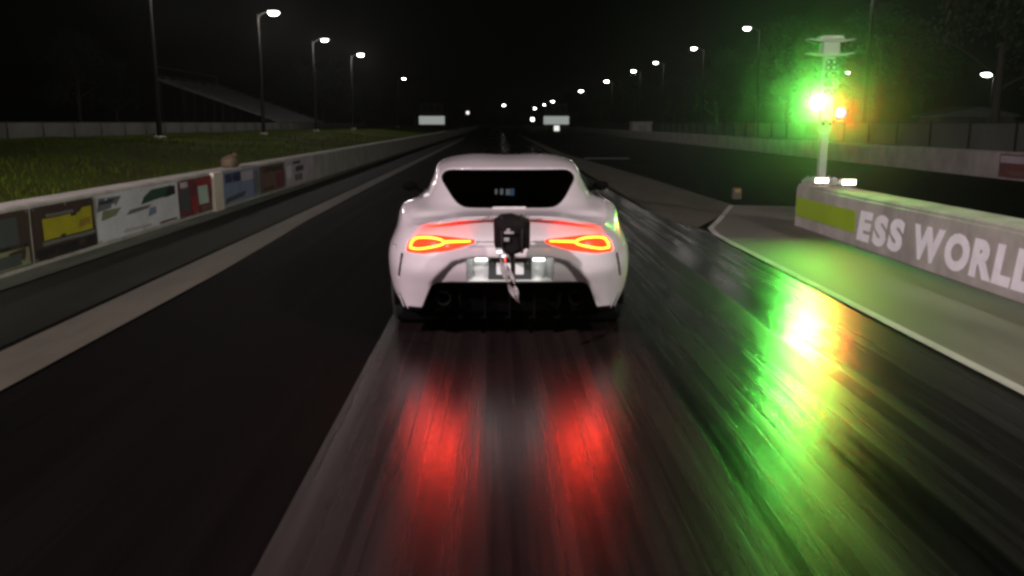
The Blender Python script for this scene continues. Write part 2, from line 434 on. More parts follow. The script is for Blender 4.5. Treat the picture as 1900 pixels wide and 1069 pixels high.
# lettering and lime stripe on the centre wall
sg = empty('wall_sign', (RX, 9.0, 0)); tag(sg, 'big white slanted capital letters painted on the middle wall', 'lettering')
white_letter = mat('letter_white', (0.88, 0.84, 0.88), 0.6, var=0.12, scale=5)
def letters(text, y_start, z0, height, adv, width_scale):
    y = y_start
    for ch in text:
        if ch == ' ':
            y -= adv * 0.55; continue
        cu = bpy.data.curves.new('letter', 'FONT'); cu.body = ch; cu.size = 1.0; cu.extrude = 0.0; cu.offset = 0.060
        cu.shear = 0.16; cu.resolution_u = 4
        to = bpy.data.objects.new('tmp_letter', cu); COL.objects.link(to)
        dg = bpy.context.evaluated_depsgraph_get()
        me = bpy.data.meshes.new_from_object(to.evaluated_get(dg))
        bpy.data.objects.remove(to)
        co = np.array([v.co[:] for v in me.vertices]); mn, mxx = co.min(0), co.max(0)
        w = (mxx[0] - mn[0]) * width_scale
        for v in me.vertices:
            u = (v.co.x - mn[0]) * width_scale; zz = (v.co.y) / 0.73 * height
            v.co = Vector((-0.005, y - u - 9.0, z0 + zz))
        me.materials.clear(); me.materials.append(white_letter)
        bm = bmesh.new(); bm.from_mesh(me)
        ex = bmesh.ops.extrude_face_region(bm, geom=bm.faces[:])
        for v in ex['geom']:
            if isinstance(v, bmesh.types.BMVert): v.co.x = -0.002
        bmesh.ops.recalc_face_normals(bm, faces=bm.faces)
        for f in bm.faces: f.smooth = False
        bm.to_mesh(me); bm.free()
        obj('letter', me, None, sg)
        y -= w + 0.012
letters('ESS', 10.88, 0.125, 0.345, 0.6, 0.70)
letters('WORLD', 9.36, 0.125, 0.345, 0.6, 0.54)
bk = box('wall_stripe', (RX - 0.010, 10.95, 0.17), (RX - 0.001, 13.15, 0.45), V['lime'], None)
tag(bk, 'lime green painted block at the far end of the middle wall', 'painted stripe')

# ------------------------------------------------------------------ starting light tower
def start_tower():
    T = empty('starting_light_tower', (RX + 0.27, 12.95, 0.72))
    tag(T, 'tall starting light tower on the middle wall, green and red lamps lit', 'starting lights')
    tower_m = mat('tower_paint', (0.30, 0.29, 0.27), 0.5, var=0.15, scale=6)
    blackm = mat('tower_black', (0.03, 0.03, 0.03), 0.5)
    box('plinth', (-0.23, -0.17, -0.062), (0.23, 0.17, -0.001), wall_m, T, 0.01)
    box('base_plate', (-0.20, -0.14, 0.0), (0.20, 0.14, 0.03), steel_m, T, 0.006)
    box('pole', (-0.055, -0.045, 0.03), (0.055, 0.045, 0.70), tower_m, T, 0.01)
    box('column', (-0.080, -0.055, 0.70), (0.080, 0.055, 1.80), tower_m, T, 0.012)
    # flared head : two wide plates and a box between them
    bm = bmesh.new()
    box_bm(bm, (-0.12, -0.09, 1.80), (0.12, 0.09, 1.99), 0.012)
    obj('head_box', bm_mesh('head_box', bm), tower_m, T)
    for z, hw in ((1.80, 0.33), (1.995, 0.33)):
        prof = [(-hw, z + 0.028), (-0.16, z), (0.16, z), (hw, z + 0.028), (hw, z + 0.048), (0.16, z + 0.026), (-0.16, z + 0.026), (-hw, z + 0.048)]
        prism('head_plate', prof, 0.20, lambda a, b, d: (a, b * 0 + d - 0.10, b), tower_m, T)
    prism('head_cap', [(-0.20, 2.03), (0.20, 2.03), (0.14, 2.085), (-0.14, 2.085)], 0.18, lambda a, b, d: (a, d - 0.09, b), tower_m, T)
    lensA = mat('lens_amber_off', (0.25, 0.13, 0.02), 0.15, var=0.1)
    lensR = mat('lens_red_off', (0.20, 0.02, 0.02), 0.15, var=0.1)
    lensG = mat('lens_green_off', (0.02, 0.14, 0.04), 0.15, var=0.1)
    lensW = mat('lens_white_off', (0.4, 0.4, 0.38), 0.15, var=0.1)
    green = emit('lamp_green_lit', (0.13, 1.0, 0.10), GREEN_E)
    red = emit('lamp_red_lit', (1.0, 0.0003, 0.0014), RED_E)
    FACE = Matrix.Rotation(R(90), 4, 'X')     # local z -> -Y, towards the cars
    def lamp(x, z, r, m, lit=False):
        M = Matrix.Translation((x, -0.06, z)) @ Matrix.Rotation(R(-16 if lit else 0), 4, 'Z') @ FACE
        hd = 0.15 if lit else 0.085
        h = lathe('lamp_housing', [(0.0, -0.02), (r * 0.9, -0.02), (r + 0.016, 0.03), (r + 0.016, hd), (r + 0.008, hd), (r + 0.006, 0.04), (r * 0.98, 0.032)], blackm, T, 20, M)
        lathe('lamp_lens', [(r, 0.030), (r * 0.9, 0.048), (r * 0.6, 0.064), (r * 0.25, 0.072), (0, 0.073)], m, h, 20, M)
    for sx in (-1, 1):
        lamp(sx * 0.04, 1.71, 0.026, lensW); lamp(sx * 0.04, 1.63, 0.026, lensW)
        for zz in (1.52, 1.40, 1.28):
            lamp(sx * 0.04, zz, 0.032, lensA)
    lamp(-0.15, 1.13, 0.085, green, True)
    lamp(0.20, 0.985, 0.075, red, True)
    lamp(0.05, 0.84, 0.035, lensR); lamp(-0.05, 0.84, 0.035, lensR)
    for zz in (1.56, 1.42, 1.26):
        box('side_beacon', (0.0805, -0.03, zz - 0.03), (0.15, 0.03, zz + 0.03), tower_m, T, 0.008)
    for x0_, z_ in ((-0.16, 1.13), (0.14, 0.985)):
        box('lamp_bracket', (min(x0_, 0.0), -0.045, z_ - 0.03), (max(x0_, 0.0), 0.0, z_ + 0.03), tower_m, T, 0.006)
    tube('conduit', [(0.03, 0.06, 0.02), (0.03, 0.075, 0.4), (0.03, 0.075, 1.2), (0.02, 0.06, 1.75)], 0.012, dark_steel, T, 6)
    for a in (-0.16, 0.16):
        for bb in (-0.10, 0.10):
            lathe('anchor_bolt', [(0.016, 0.03), (0.016, 0.045), (0.008, 0.046), (0.008, 0.06), (0, 0.06)], steel_m, T, 6, Matrix.Translation((a, bb, 0)))
    return T
GREEN_E, RED_E = 3100.0, 950.0
start_tower()

def foot_lamp(loc, label, e):
    T = empty('foot_lamp', loc); tag(T, label, 'lamp', 'small lamps at the tower foot')
    box('bracket', (-0.05, -0.03, 0.0), (0.05, 0.03, 0.025), dark_steel, T, 0.004)
    box('housing', (-0.11, -0.035, 0.025), (0.11, 0.05, 0.12), steel_m, T, 0.012)
    box('lit_glass', (-0.095, -0.040, 0.04), (0.095, -0.036, 0.105), emit('foot_lamp_lit', (1.0, 0.86, 0.66), e), T)
foot_lamp((RX + 0.17, 12.68, 0.656), 'small bright lamp at the left foot of the light tower', 9.0)
foot_lamp((RX + 0.42, 12.30, 0.656), 'small bright lamp at the right foot of the light tower', 9.0)

# ------------------------------------------------------------------ the car
def pchip(xk, yk, x):
    xk = np.asarray(xk, float); yk = np.asarray(yk, float); x = np.asarray(x, float)
    h = np.diff(xk); d = np.diff(yk) / h
    m = np.zeros(len(xk))
    for i in range(1, len(xk) - 1):
        if d[i - 1] * d[i] > 0:
            w1 = 2 * h[i] + h[i - 1]; w2 = h[i] + 2 * h[i - 1]
            m[i] = (w1 + w2) / (w1 / d[i - 1] + w2 / d[i])
    m[0], m[-1] = d[0], d[-1]
    k = np.clip(np.searchsorted(xk, x) - 1, 0, len(h) - 1)
    t = (x - xk[k]) / h[k]
    return ((1 + 2 * t) * (1 - t) ** 2 * yk[k] + t * (1 - t) ** 2 * h[k] * m[k] + t * t * (3 - 2 * t) * yk[k + 1] + t * t * (t - 1) * h[k] * m[k + 1])

def crom(P, n):
    """Catmull-Rom through the rows of P (K,D), n samples"""
    P = np.asarray(P, float); K = len(P)
    Q = np.vstack([2 * P[0] - P[1], P, 2 * P[-1] - P[-2]])
    t = np.linspace(0, K - 1 - 1e-9, n); i = t.astype(int); f = (t - i)[:, None]
    a, b, c, d = Q[i], Q[i + 1], Q[i + 2], Q[i + 3]
    return 0.5 * (2 * b + (c - a) * f + (2 * a - 5 * b + 4 * c - d) * f ** 2 + (3 * b - a - 3 * c + d) * f ** 3)

def car_body():
    lev_z = [0.235, 0.33, 0.43, 0.54, 0.63, 0.70, 0.79, 0.86, None]
    y0 = [0.13, 0.09, 0.045, 0.0, 0.008, 0.025, 0.050, 0.030, 0.0]
    wk = {  # half widths for k = 3..12 per level
        3: [.735, .735, .735, .735, .73, .72, .70, .675, .65],
        4: [.785, .825, .84, .845, .84, .825, .79, .755, .70],
        5: [.80, .868, .895, .905, .90, .88, .84, .800, .725],
        6: [.82, .895, .92, .93, .918, .90, .867, .830, .745],
        7: [.83, .86, .88, .885, .885, .88, .855, .825, .760],
        8: [.84, .86, .868, .87, .872, .87, .855, .832, .79],
        9: [.84, .86, .87, .88, .885, .88, .865, .845, .815],
        10: [.84, .88, .905, .915, .915, .905, .885, .860, .82],
        11: [.80, .84, .86, .865, .86, .84, .82, .795, .76],
        12: [.60, .64, .66, .66, .65, .64, .625, .605, .58],
        13: [.30, .32, .33, .33, .33, .32, .315, .305, .30]}
    yk = {3: .15, 4: .33, 5: .58, 6: .95, 7: 1.5, 8: 2.3, 9: 3.0, 10: 3.45, 11: 3.95, 12: 4.25, 13: 4.36}
    sh_z = [.930, .922, .885, .858, .882, .942, .975, .945, .90, .87, .82, .745, .68, .64, .635]
    curves = []
    NU = 260
    for l in range(9):
        P = []
        for k in range(15):
            z = lev_z[l] if lev_z[l] is not None else sh_z[k]
            if lev_z[l] is not None and k >= 7:
                top = sh_z[k]; z = min(z, 0.235 + (top - 0.235) * (l / 8.0) ** 0.97)
            elif l == 6:
                z = min(z, sh_z[k] - 0.085)
            elif l == 7:
                z = sh_z[k] - (0.035 if k < 3 else 0.045)
            if k == 0: x, y = 0.0, y0[l]
            elif k == 1: x, y = 0.30, y0[l] + 0.010
            elif k == 2: x, y = 0.54, y0[l] + 0.045
            elif k == 14: x, y = 0.0, 4.38
            else:
                x = wk[k][l]; y = yk[k] + (y0[l] * (0.8 if k == 3 else 0.5 if k == 4 else 0.2 if k == 5 else 0))
            P.append((x, y, z))
        curves.append(crom(P, NU))
    curves = np.array(curves)                        # (8, NU, 3)
    NV = 64
    side = np.stack([crom(curves[:, i, :], NV) for i in range(NU)], 1)    # (NV, NU, 3)
    side[:, 0, 0] = 0; side[:, -1, 0] = 0
    # sculpt : undercut of the middle bumper between the flanks
    ss = lambda t: np.clip(t, 0, 1) ** 2 * (3 - 2 * np.clip(t, 0, 1))
    X, Y, Zz = side[..., 0], side[..., 1], side[..., 2]
    xb = np.interp(Zz, [0.40, 0.46, 0.55, 0.62, 0.66], [0.585, 0.575, 0.50, 0.42, 0.30])
    push = 0.045 * ss((xb - X) / 0.085) * ss((0.668 - Zz) / 0.07) * (Y < 0.4)
    side[..., 1] += push
    # crease along the lamps
    side[..., 1] += 0.010 * np.exp(-((Zz - 0.715) / 0.012) ** 2) * (Y < 0.2) * ss((0.30 - X) / 0.05)
    shoulder = side[-1]                              # (NU,3)
    rows = [  # y, [(f,z) x4], zc
        (0.000, [(.85, .930), (.65, .930), (.42, .930), (.2, .930)], .930),
        (0.06, [(.85, .900), (.65, .912), (.42, .925), (.2, .930)], .931),
        (0.15, [(.86, .876), (.66, .896), (.45, .923), (.22, .930)], .932),
        (0.33, [(.88, .892), (.68, .905), (.46, .930), (.22, .937)], .938),
        (0.45, [(.87, .930), (.70, .935), (.47, .950), (.22, .957)], .958),
        (0.70, [(.88, .962), (.76, .990), (.56, 1.032), (.27, 1.052)], 1.056),
        (1.00, [(.88, .995), (.79, 1.060), (.66, 1.118), (.34, 1.142)], 1.146),
        (1.25, [(.895, 1.00), (.81, 1.105), (.715, 1.182), (.38, 1.212)], 1.216),
        (1.60, [(.91, 1.00), (.825, 1.125), (.74, 1.222), (.42, 1.262)], 1.262),
        (2.00, [(.92, .98), (.83, 1.13), (.74, 1.235), (.42, 1.285)], 1.280),
        (2.40, [(.92, .96), (.83, 1.12), (.73, 1.215), (.42, 1.265)], 1.262),
        (2.80, [(.92, .93), (.83, 1.05), (.72, 1.14), (.42, 1.185)], 1.190),
        (3.10, [(.93, .88), (.83, .92), (.70, .98), (.42, 1.02)], 1.025),
        (3.30, [(.93, .855), (.80, .872), (.65, .892), (.40, .905)], .910),
        (3.80, [(.93, .795), (.80, .815), (.60, .828), (.40, .832)], .840),
        (4.20, [(.90, .705), (.75, .715), (.55, .72), (.30, .722)], .725),
        (4.38, [(.90, .64), (.75, .64), (.55, .64), (.30, .64)], .64)]
    ry = [r[0] for r in rows]
    NW = 44
    upper = np.zeros((NW, NU, 3))
    for i in range(NU):
        xs, ys, zs = shoulder[i]
        pts = [(xs, zs)]; zq, fq = [0] * 4, [0] * 4
        for q in range(4):
            f = float(pchip(ry, [r[1][q][0] for r in rows], [ys])[0]); z = float(pchip(ry, [r[1][q][1] for r in rows], [ys])[0])
            zq[q] = z; fq[q] = f
        zc = float(pchip(ry, [r[2] for r in rows], [ys])[0])
        wb = min(max(ys / 0.10, 0.0), 1.0); wb = wb * wb * (3 - 2 * wb)
        pts += [(xs * f, (1 - wb) * (zs + (zc - zs) * (1 - f * f)) + wb * z) for f, z in zip(fq, zq)]
        if i == 0 or i == NU - 1:
            pts = [(0, zs)] * 5; zc = zs
        pts.append((0.0, zc)); m = pts[-2]
        full = pts + [(-m[0], m[1])]
        K = len(pts)
        c = crom(full, int(round((NW - 1) * (K) / (K - 1))) + 1)
        # resample so that the last one is the centre line
        t = np.linspace(0, K - 1, NW)
        tt = np.linspace(0, K, len(c))
        cx = np.interp(t, tt, c[:, 0]); cz = np.interp(t, tt, c[:, 1])
        cx[-1] = 0; cz[-1] = zc; cx[0], cz[0] = xs, zs
        upper[:, i, 0] = cx; upper[:, i, 1] = ys; upper[:, i, 2] = cz
    bm = bmesh.new()
    grid = np.concatenate([side, upper[1:]], 0)      # (NV+NW-1, NU, 3)
    A, B = grid.shape[:2]
    for sgn in (1, -1):
        vs = [[bm.verts.new((sgn * grid[a, b, 0], grid[a, b, 1], grid[a, b, 2])) for b in range(B)] for a in range(A)]
        for a in range(A - 1):
            for b in range(B - 1):
                q = (vs[a][b], vs[a][b + 1], vs[a + 1][b + 1], vs[a + 1][b])
                bm.faces.new(q if sgn > 0 else q[::-1])
    bmesh.ops.remove_doubles(bm, verts=bm.verts, dist=0.0008)
    bmesh.ops.dissolve_degenerate(bm, edges=bm.edges, dist=0.0002)
    bm.normal_update()
    return bm

def cut_out(bm, poly, axis, cond):
    """cookie-cut a convex outline through the shell; returns the faces inside. axis 'y': outline in (x,z); 'x': in (y,z); 'z': in (x,y)"""
    n = len(poly)
    area = sum(poly[i][0] * poly[(i + 1) % n][1] - poly[(i + 1) % n][0] * poly[i][1] for i in range(n))
    if area < 0: poly = poly[::-1]
    to3 = {'y': lambda a, b: Vector((a, 0, b)), 'x': lambda a, b: Vector((0, a, b)), 'z': lambda a, b: Vector((a, b, 0))}[axis]
    to2 = {'y': lambda v: (v.x, v.z), 'x': lambda v: (v.y, v.z), 'z': lambda v: (v.x, v.y)}[axis]
    amin, amax = min(p[0] for p in poly) - .06, max(p[0] for p in poly) + .06
    bmin, bmax = min(p[1] for p in poly) - .06, max(p[1] for p in poly) + .06
    for i in range(n):
        a, b = poly[i], poly[(i + 1) % n]
        nrm = to3(b[1] - a[1], -(b[0] - a[0])).normalized()
        fs = []
        for f in bm.faces:
            c = f.calc_center_median(); u, v = to2(c)
            if amin < u < amax and bmin < v < bmax and cond(c): fs.append(f)
        geom = list({e for f in fs for e in f.edges}) + fs + list({v for f in fs for v in f.verts})
        bmesh.ops.bisect_plane(bm, geom=geom, plane_co=to3(*a), plane_no=nrm, dist=1e-5)
    inside = []
    for f in bm.faces:
        c = f.calc_center_median()
        if not cond(c): continue
        u, v = to2(c); ok = True
        for i in range(n):
            a, b = poly[i], poly[(i + 1) % n]
            if (b[0] - a[0]) * (v - a[1]) - (b[1] - a[1]) * (u - a[0]) < 1e-7: ok = False; break
        if ok: inside.append(f)
    return inside

def take(bm, faces, offset=0.0):
    """lift faces out of the shell into a mesh of their own"""
    nb = bmesh.new(); mp = {}
    for f in faces:
        for v in f.verts:
            if v not in mp: mp[v] = nb.verts.new(v.co + v.normal * offset)
    for f in faces:
        try: nb.faces.new([mp[v] for v in f.verts])
        except ValueError: pass
    bmesh.ops.delete(bm, geom=faces, context='FACES')
    nb.normal_update()
    return nb

def rounded(poly, r, n=4):
    out = []
    m = len(poly)
    for i in range(m):
        p = Vector(poly[i]); a = (Vector(poly[i - 1]) - p); b = (Vector(poly[(i + 1) % m]) - p)
        ra = min(r, a.length * 0.45); rb = min(r, b.length * 0.45)
        p0 = p + a.normalized() * ra; p1 = p + b.normalized() * rb
        for k in range(n + 1):
            t = k / n
            q = p0 * (1 - t) ** 2 + p * 2 * t * (1 - t) + p1 * t * t
            out.append((q.x, q.y))
    return out

def build_car(loc):
    car = empty('sports_coupe', loc)
    tag(car, 'white sports coupe seen from behind with lit red tail lamps', 'car')
    paint = mat('pearl_white_paint', (0.66, 0.585, 0.615), 0.30, var=0.06, scale=3, coat=1.0)
    black_trim = mat('black_trim', (0.004, 0.0036, 0.004), 0.85, spec=0.03)
    black_gloss = mat('black_gloss', (0.010, 0.009, 0.010), 0.2)
    rubber = mat('tyre_rubber', (0.018, 0.017, 0.017), 0.8, bump=0.2, bscale=60)
    rim_m = mat('dark_rim', (0.05, 0.05, 0.055), 0.35, metal=0.7)
    silver = mat('silver_paint', (0.62, 0.64, 0.63), 0.4, metal=0.2, var=0.05)
    glass, nt, b_ = new_mat('tinted_glass')
    N, L = nt.nodes, nt.links; N.remove(b_)
    out = N['Material Output']
    tr = N.new('ShaderNodeBsdfTransparent'); tr.inputs[0].default_value = (0.16, 0.15, 0.14, 1)
    gl = N.new('ShaderNodeBsdfGlossy'); gl.inputs['Roughness'].default_value = 0.03
    fr = N.new('ShaderNodeFresnel'); fr.inputs['IOR'].default_value = 1.5
    mx = N.new('ShaderNodeMixShader')
    L.new(fr.outputs[0], mx.inputs[0]); L.new(tr.outputs[0], mx.inputs[1]); L.new(gl.outputs[0], mx.inputs[2]); L.new(mx.outputs[0], out.inputs['Surface'])

    bm = car_body()
    # --- openings
    lower = lambda c: c.y < 0.6
    fs = cut_out(bm, rounded([(-0.675, 0.15), (0.675, 0.15), (0.545, 0.462), (-0.545, 0.462)], 0.05, 3), 'y', lambda c: c.y < 0.40 and c.z < 0.6)
    bmesh.ops.delete(bm, geom=fs, context='FACES')
    rear_win = rounded([(-0.335, 0.952), (0.335, 0.952), (0.40, 0.985), (0.548, 1.140), (0.50, 1.197), (-0.50, 1.197), (-0.548, 1.140), (-0.40, 0.985)], 0.05, 4)
    fs = cut_out(bm, rear_win, 'y', lambda c: 0.30 < c.y < 1.7 and c.z > 0.93)
    gm = take(bm, fs, -0.006)
    rw = obj('rear_window', bm_mesh('rear_window', gm, True), glass, car)
    # window surround
    lamps = []
    for s in (1, -1):
        pol = rounded([(s * .738, .672), (s * .715, .750), (s * .64, .792), (s * .50, .797), (s * .238, .768), (s * .245, .745), (s * .42, .694), (s * .60, .668)], 0.02, 3)
        fs = cut_out(bm, pol, 'y', lambda c, s=s: c.y < 0.45 and c.x * s > 0 and 0.6 < c.z < 0.84)
        lamps.append((s, take(bm, fs, -0.012)))
        slot = [(s * .752, .655), (s * .775, .655), (s * .806, .478), (s * .786, .474)]
        fs = cut_out(bm, slot, 'y', lambda c, s=s: c.y < 0.7 and c.x * s > 0.6 and c.z < 0.7)
        sm = take(bm, fs, -0.02)
        obj('bumper_slot', bm_mesh('bumper_slot', sm, True), black_trim, car)
        vent = [(s * .785, .345), (s * .800, .335), (s * .755, .232), (s * .675, .232), (s * .70, .262)]
        fs = cut_out(bm, [(s * .792, .350), (s * .806, .335), (s * .765, .20), (s * .715, .20)], 'y', lambda c, s=s: c.y < 0.6 and c.x * s > 0.6 and c.z < 0.4)
        sm = take(bm, fs, -0.02)
        obj('lower_slot', bm_mesh('lower_slot', sm, True), black_trim, car)
        fs = cut_out(bm, [(s * .60, .20), (s * .735, .20), (s * .735, .262), (s * .60, .262)], 'y', lambda c, s=s: c.y < 0.5 and c.x * s > 0.55 and c.z < 0.4)
        sm = take(bm, fs, -0.004)
        obj('corner_trim', bm_mesh('corner_trim', sm, True), black_trim, car)
        # side glass
        fs = cut_out(bm, rounded([(1.16, 1.035), (1.62, 1.155), (2.20, 1.165), (2.72, 1.09), (3.02, .965), (2.9, .955), (1.30, 1.005)], 0.03, 3), 'x', lambda c, s=s: c.x * s > 0.4 and c.z > 0.9)
        sm = take(bm, fs, -0.005)
        obj('side_window', bm_mesh('side_window', sm, True), glass, car)
        for wy in (0.95, 3.42):
            circ = [(wy + 0.365 * math.cos(t), 0.335 + 0.365 * math.sin(t)) for t in [2 * math.pi * k / 28 for k in range(28)]]
            fs = cut_out(bm, circ, 'x', lambda c, s=s: c.x * s > 0.5 and c.z < 0.80)
            bmesh.ops.delete(bm, geom=fs, context='FACES')
    # shut line of the boot lid
    for pol_ in ([(-.236, .750), (.236, .750), (.236, .7545), (-.236, .7545)],):
        fs = cut_out(bm, pol_, 'y', lambda c: c.y < 0.3 and 0.6 < c.z < 0.84)
        sm = take(bm, fs, -0.008)
        obj('shut_line', bm_mesh('shut_line', sm, True), black_trim, car)
    # seams between bumper and rear wings
    for s in (1, -1):
        fs = cut_out(bm, [(0.30, .692), (0.60, .684), (0.60, .688), (0.30, .696)], 'x', lambda c, s=s: c.x * s > 0.72 and 0.25 < c.y < 0.64 and 0.6 < c.z < 0.78)
        sm = take(bm, fs, -0.006)
        obj('shut_line', bm_mesh('shut_line', sm, True), black_trim, car)
    # plate recess
    fs = cut_out(bm, rounded([(-0.30, 0.475), (0.30, 0.475), (0.30, 0.645), (-0.30, 0.645)], 0.012, 2), 'y', lambda c: c.y < 0.3 and 0.4 < c.z < 0.7)
    bmesh.ops.delete(bm, geom=fs, context='FACES')
    fs = cut_out(bm, rounded([(-.60, 2.70), (.60, 2.70), (.66, 3.12), (-.66, 3.12)], 0.06, 3), 'z', lambda c: c.z > 0.9 and 2.6 < c.y < 3.3)
    sm = take(bm, fs, -0.005)
    obj('windscreen', bm_mesh('windscreen', sm, True), glass, car)
    # thickness at the edges
    body = obj('body', bm_mesh('body', bm, True, 32), paint, car)
    sol = body.modifiers.new('shell', 'SOLIDIFY'); sol.thickness = 0.014; sol.offset = -1

    # --- tail lamps
    lens_m = mat('lens_red', (0.20, 0.006, 0.006), 0.12, var=0.1, coat=1.0)
    lb = lens_m.node_tree.nodes['Principled BSDF']; lb.inputs['Emission Color'].default_value = (1.0, 0.050, 0.012, 1); lb.inputs['Emission Strength'].default_value = 2.0
    for s, lm in lamps:
        # lift a point on the lens from (x,z)
        pts = np.array([v.co[:] for v in lm.verts])
        def on(x, z, off=0.012, pts=pts):
            d = (pts[:, 0] - x) ** 2 + (pts[:, 2] - z) ** 2
            k = np.argsort(d)[:4]; w = 1 / (d[k] + 1e-6)
            return (x, float((pts[k, 1] * w).sum() / w.sum()) - off, z)
        lamp = obj('tail_lamp', bm_mesh('tail_lamp', lm, True), lens_m, car)
        loop = [(.700, .700), (.690, .738), (.655, .768), (.58, .778), (.50, .772), (.455, .752), (.48, .732), (.56, .712), (.64, .698), (.700, .700)]
        path = crom([on(s * x, z) for x, z in loop], 46)
        tb = bmesh.new(); tube_bm(tb, [tuple(q) for q in path], 0.0068, 8, False)
        bmesh.ops.recalc_face_normals(tb, faces=tb.faces)
        obj('light_loop', bm_mesh('light_loop', tb, True), tail_e, lamp)
        path = crom([on(s * x, z) for x, z in ((.46, .752), (.40, .755), (.33, .757), (.272, .758))], 14)
        tb = bmesh.new(); tube_bm(tb, [tuple(q) for q in path], [0.0095 - 0.005 * k / 13 for k in range(14)], 8)
        bmesh.ops.recalc_face_normals(tb, faces=tb.faces)
        obj('light_bar', bm_mesh('light_bar', tb, True), tail_e, lamp)

    # --- plate recess tray, plate, lamps
    bm = bmesh.new()
    o = rounded([(-0.30, 0.475), (0.30, 0.475), (0.30, 0.645), (-0.30, 0.645)], 0.012, 2)
    i_ = rounded([(-0.262, 0.490), (0.262, 0.490), (0.262, 0.628), (-0.262, 0.628)], 0.03, 2)
    va = [bm.verts.new((x, 0.045 + 0.02 * abs(z - .55) / .08, z)) for x, z in o]; vb = [bm.verts.new((x, 0.115, z)) for x, z in i_]
    for k in range(len(o)):
        bm.faces.new((va[k], va[(k + 1) % len(o)], vb[(k + 1) % len(o)], vb[k]))
    bm.faces.new(vb)
    bmesh.ops.recalc_face_normals(bm, faces=bm.faces)
    tray = obj('plate_recess', bm_mesh('plate_recess', bm, True, 40), silver, car)
    for x in (-0.20, 0.20):
        box('plate_lamp', (x - 0.04, 0.055, 0.622), (x + 0.04, 0.085, 0.634), emit('plate_lamp_lit', (1, 0.98, 0.94), 6.0), tray)
    pl = box('number_plate', (-0.152, 0.085, 0.484), (0.152, 0.092, 0.636), mat('plate_frame', (0.05, 0.055, 0.055), 0.5), car, 0.004)
    box('plate_face', (-0.095, 0.080, 0.520), (0.095, 0.0835, 0.606), mat('plate_white', (0.80, 0.80, 0.82), 0.5, var=0.05), pl)
    for x in (-0.12, 0.12):
        lathe('plate_screw', [(0.007, 0), (0.006, 0.003), (0, 0.004)], steel_m, pl, 8, Matrix.Translation((x, 0.085, 0.60)) @ Matrix.Rotation(R(90), 4, 'X'))
    lathe('tow_cover', [(0.018, 0), (0.016, 0.004), (0, 0.005)], black_trim, car, 14, Matrix.Translation((0.40, 0.075, 0.555)) @ Matrix.Rotation(R(90), 4, 'X'))

    # --- diffuser and underside
    bm = bmesh.new()
    prof = [(0.16, 0.475), (0.25, 0.42), (0.29, 0.30), (0.34, 0.20), (0.60, 0.15), (1.4, 0.14)]
    hws = [0.50, 0.55, 0.60, 0.66, 0.70, 0.70]
    for one in (1,):
        pa = [bm.verts.new((-w_, y, z)) for (y, z), w_ in zip(prof, hws)]; pb = [bm.verts.new((w_, y, z)) for (y, z), w_ in zip(prof, hws)]
        for k in range(len(prof) - 1): bm.faces.new((pa[k], pa[k + 1], pb[k + 1], pb[k]))
    dif = obj('diffuser', bm_mesh('diffuser', bm), black_trim, car)
    for x in (-0.36, -0.18, 0.0, 0.18, 0.36):
        prism('diffuser_fin', [(0.21, 0.39), (0.28, 0.16), (0.62, 0.13), (0.62, 0.16), (0.37, 0.20), (0.30, 0.30), (0.26, 0.42)], 0.014, lambda a, b, d, x=x: (x + d - 0.007, a, b), black_trim, dif)
    pipe_m = mat('exhaust_tip', (0.006, 0.005, 0.005), 0.8, spec=0.1)
    for x in (-0.47, 0.47):
        lathe('exhaust_tip', [(0.044, 0.16), (0.050, 0.165), (0.050, 0.0), (0.043, 0.0), (0.043, 0.15)], pipe_m, car, 20, Matrix.Translation((x, 0.32, 0.335)) @ Matrix.Rotation(R(90), 4, 'X'))
    box('floor_pan', (-0.80, 0.40, 0.13), (0.80, 4.1, 0.18), black_trim, car, 0.01)
    # --- wheels
    for wy, w, r in ((0.95, 0.30, 0.335), (3.42, 0.24, 0.325)):
        for s in (-1, 1):
            cx = s * (0.905 - w / 2)
            M = Matrix.Translation((cx, wy, r)) @ Matrix.Rotation(R(90), 4, 'Y')
            wh = empty('wheel'); wh.parent = car
            lathe('tyre', [(r * .66, -w / 2 + .01), (r * .80, -w / 2), (r * .94, -w / 2 + .008), (r, -w / 2 + .035), (r, w / 2 - .035), (r * .94, w / 2 - .008), (r * .80, w / 2), (r * .66, w / 2 - .01)], rubber, wh, 40, M)
            rim = lathe('rim', [(r * .67, -w / 2 + .012), (r * .64, -w / 2 + .03), (r * .60, 0), (r * .64, w / 2 - .03), (r * .67, w / 2 - .012)], rim_m, wh, 32, M)
            bmm = bmesh.new()
            for k in range(10):
                a = 2 * math.pi * k / 10
                Mx = M @ Matrix.Rotation(a, 4, 'Z')
                bmesh.ops.create_cube(bmm, size=1, matrix=Mx @ Matrix.Translation((r * .34, 0, s * (w / 2 - .05))) @ Matrix.Diagonal((r * .62, .035, .03, 1)))
            lathe_bm(bmm, [(0, .03), (.06, .03), (.06, -.03), (0, -.03)], 16, M @ Matrix.Translation((0, 0, s * (w / 2 - .05))))
            bmesh.ops.recalc_face_normals(bmm, faces=bmm.faces)
            obj('spokes', bm_mesh('spokes', bmm), rim_m, wh)
            # wheel arch liner
            bmm = bmesh.new()
            n = 18
            xa, xo = s * 0.55, s * (0.90 if wy < 2 else 0.87)
            ra = [bmm.verts.new((xa, wy + 0.375 * math.cos(t), 0.335 + 0.375 * math.sin(t))) for t in [math.pi * (-0.12 + 1.24 * k / n) for k in range(n + 1)]]
            rb = [bmm.verts.new((xo * 0.97, v.co.y, v.co.z)) for v in ra]
            for k in range(n): bmm.faces.new((ra[k], ra[k + 1], rb[k + 1], rb[k]))
            obj('arch_liner', bm_mesh('arch_liner', bmm, True), black_trim, car)
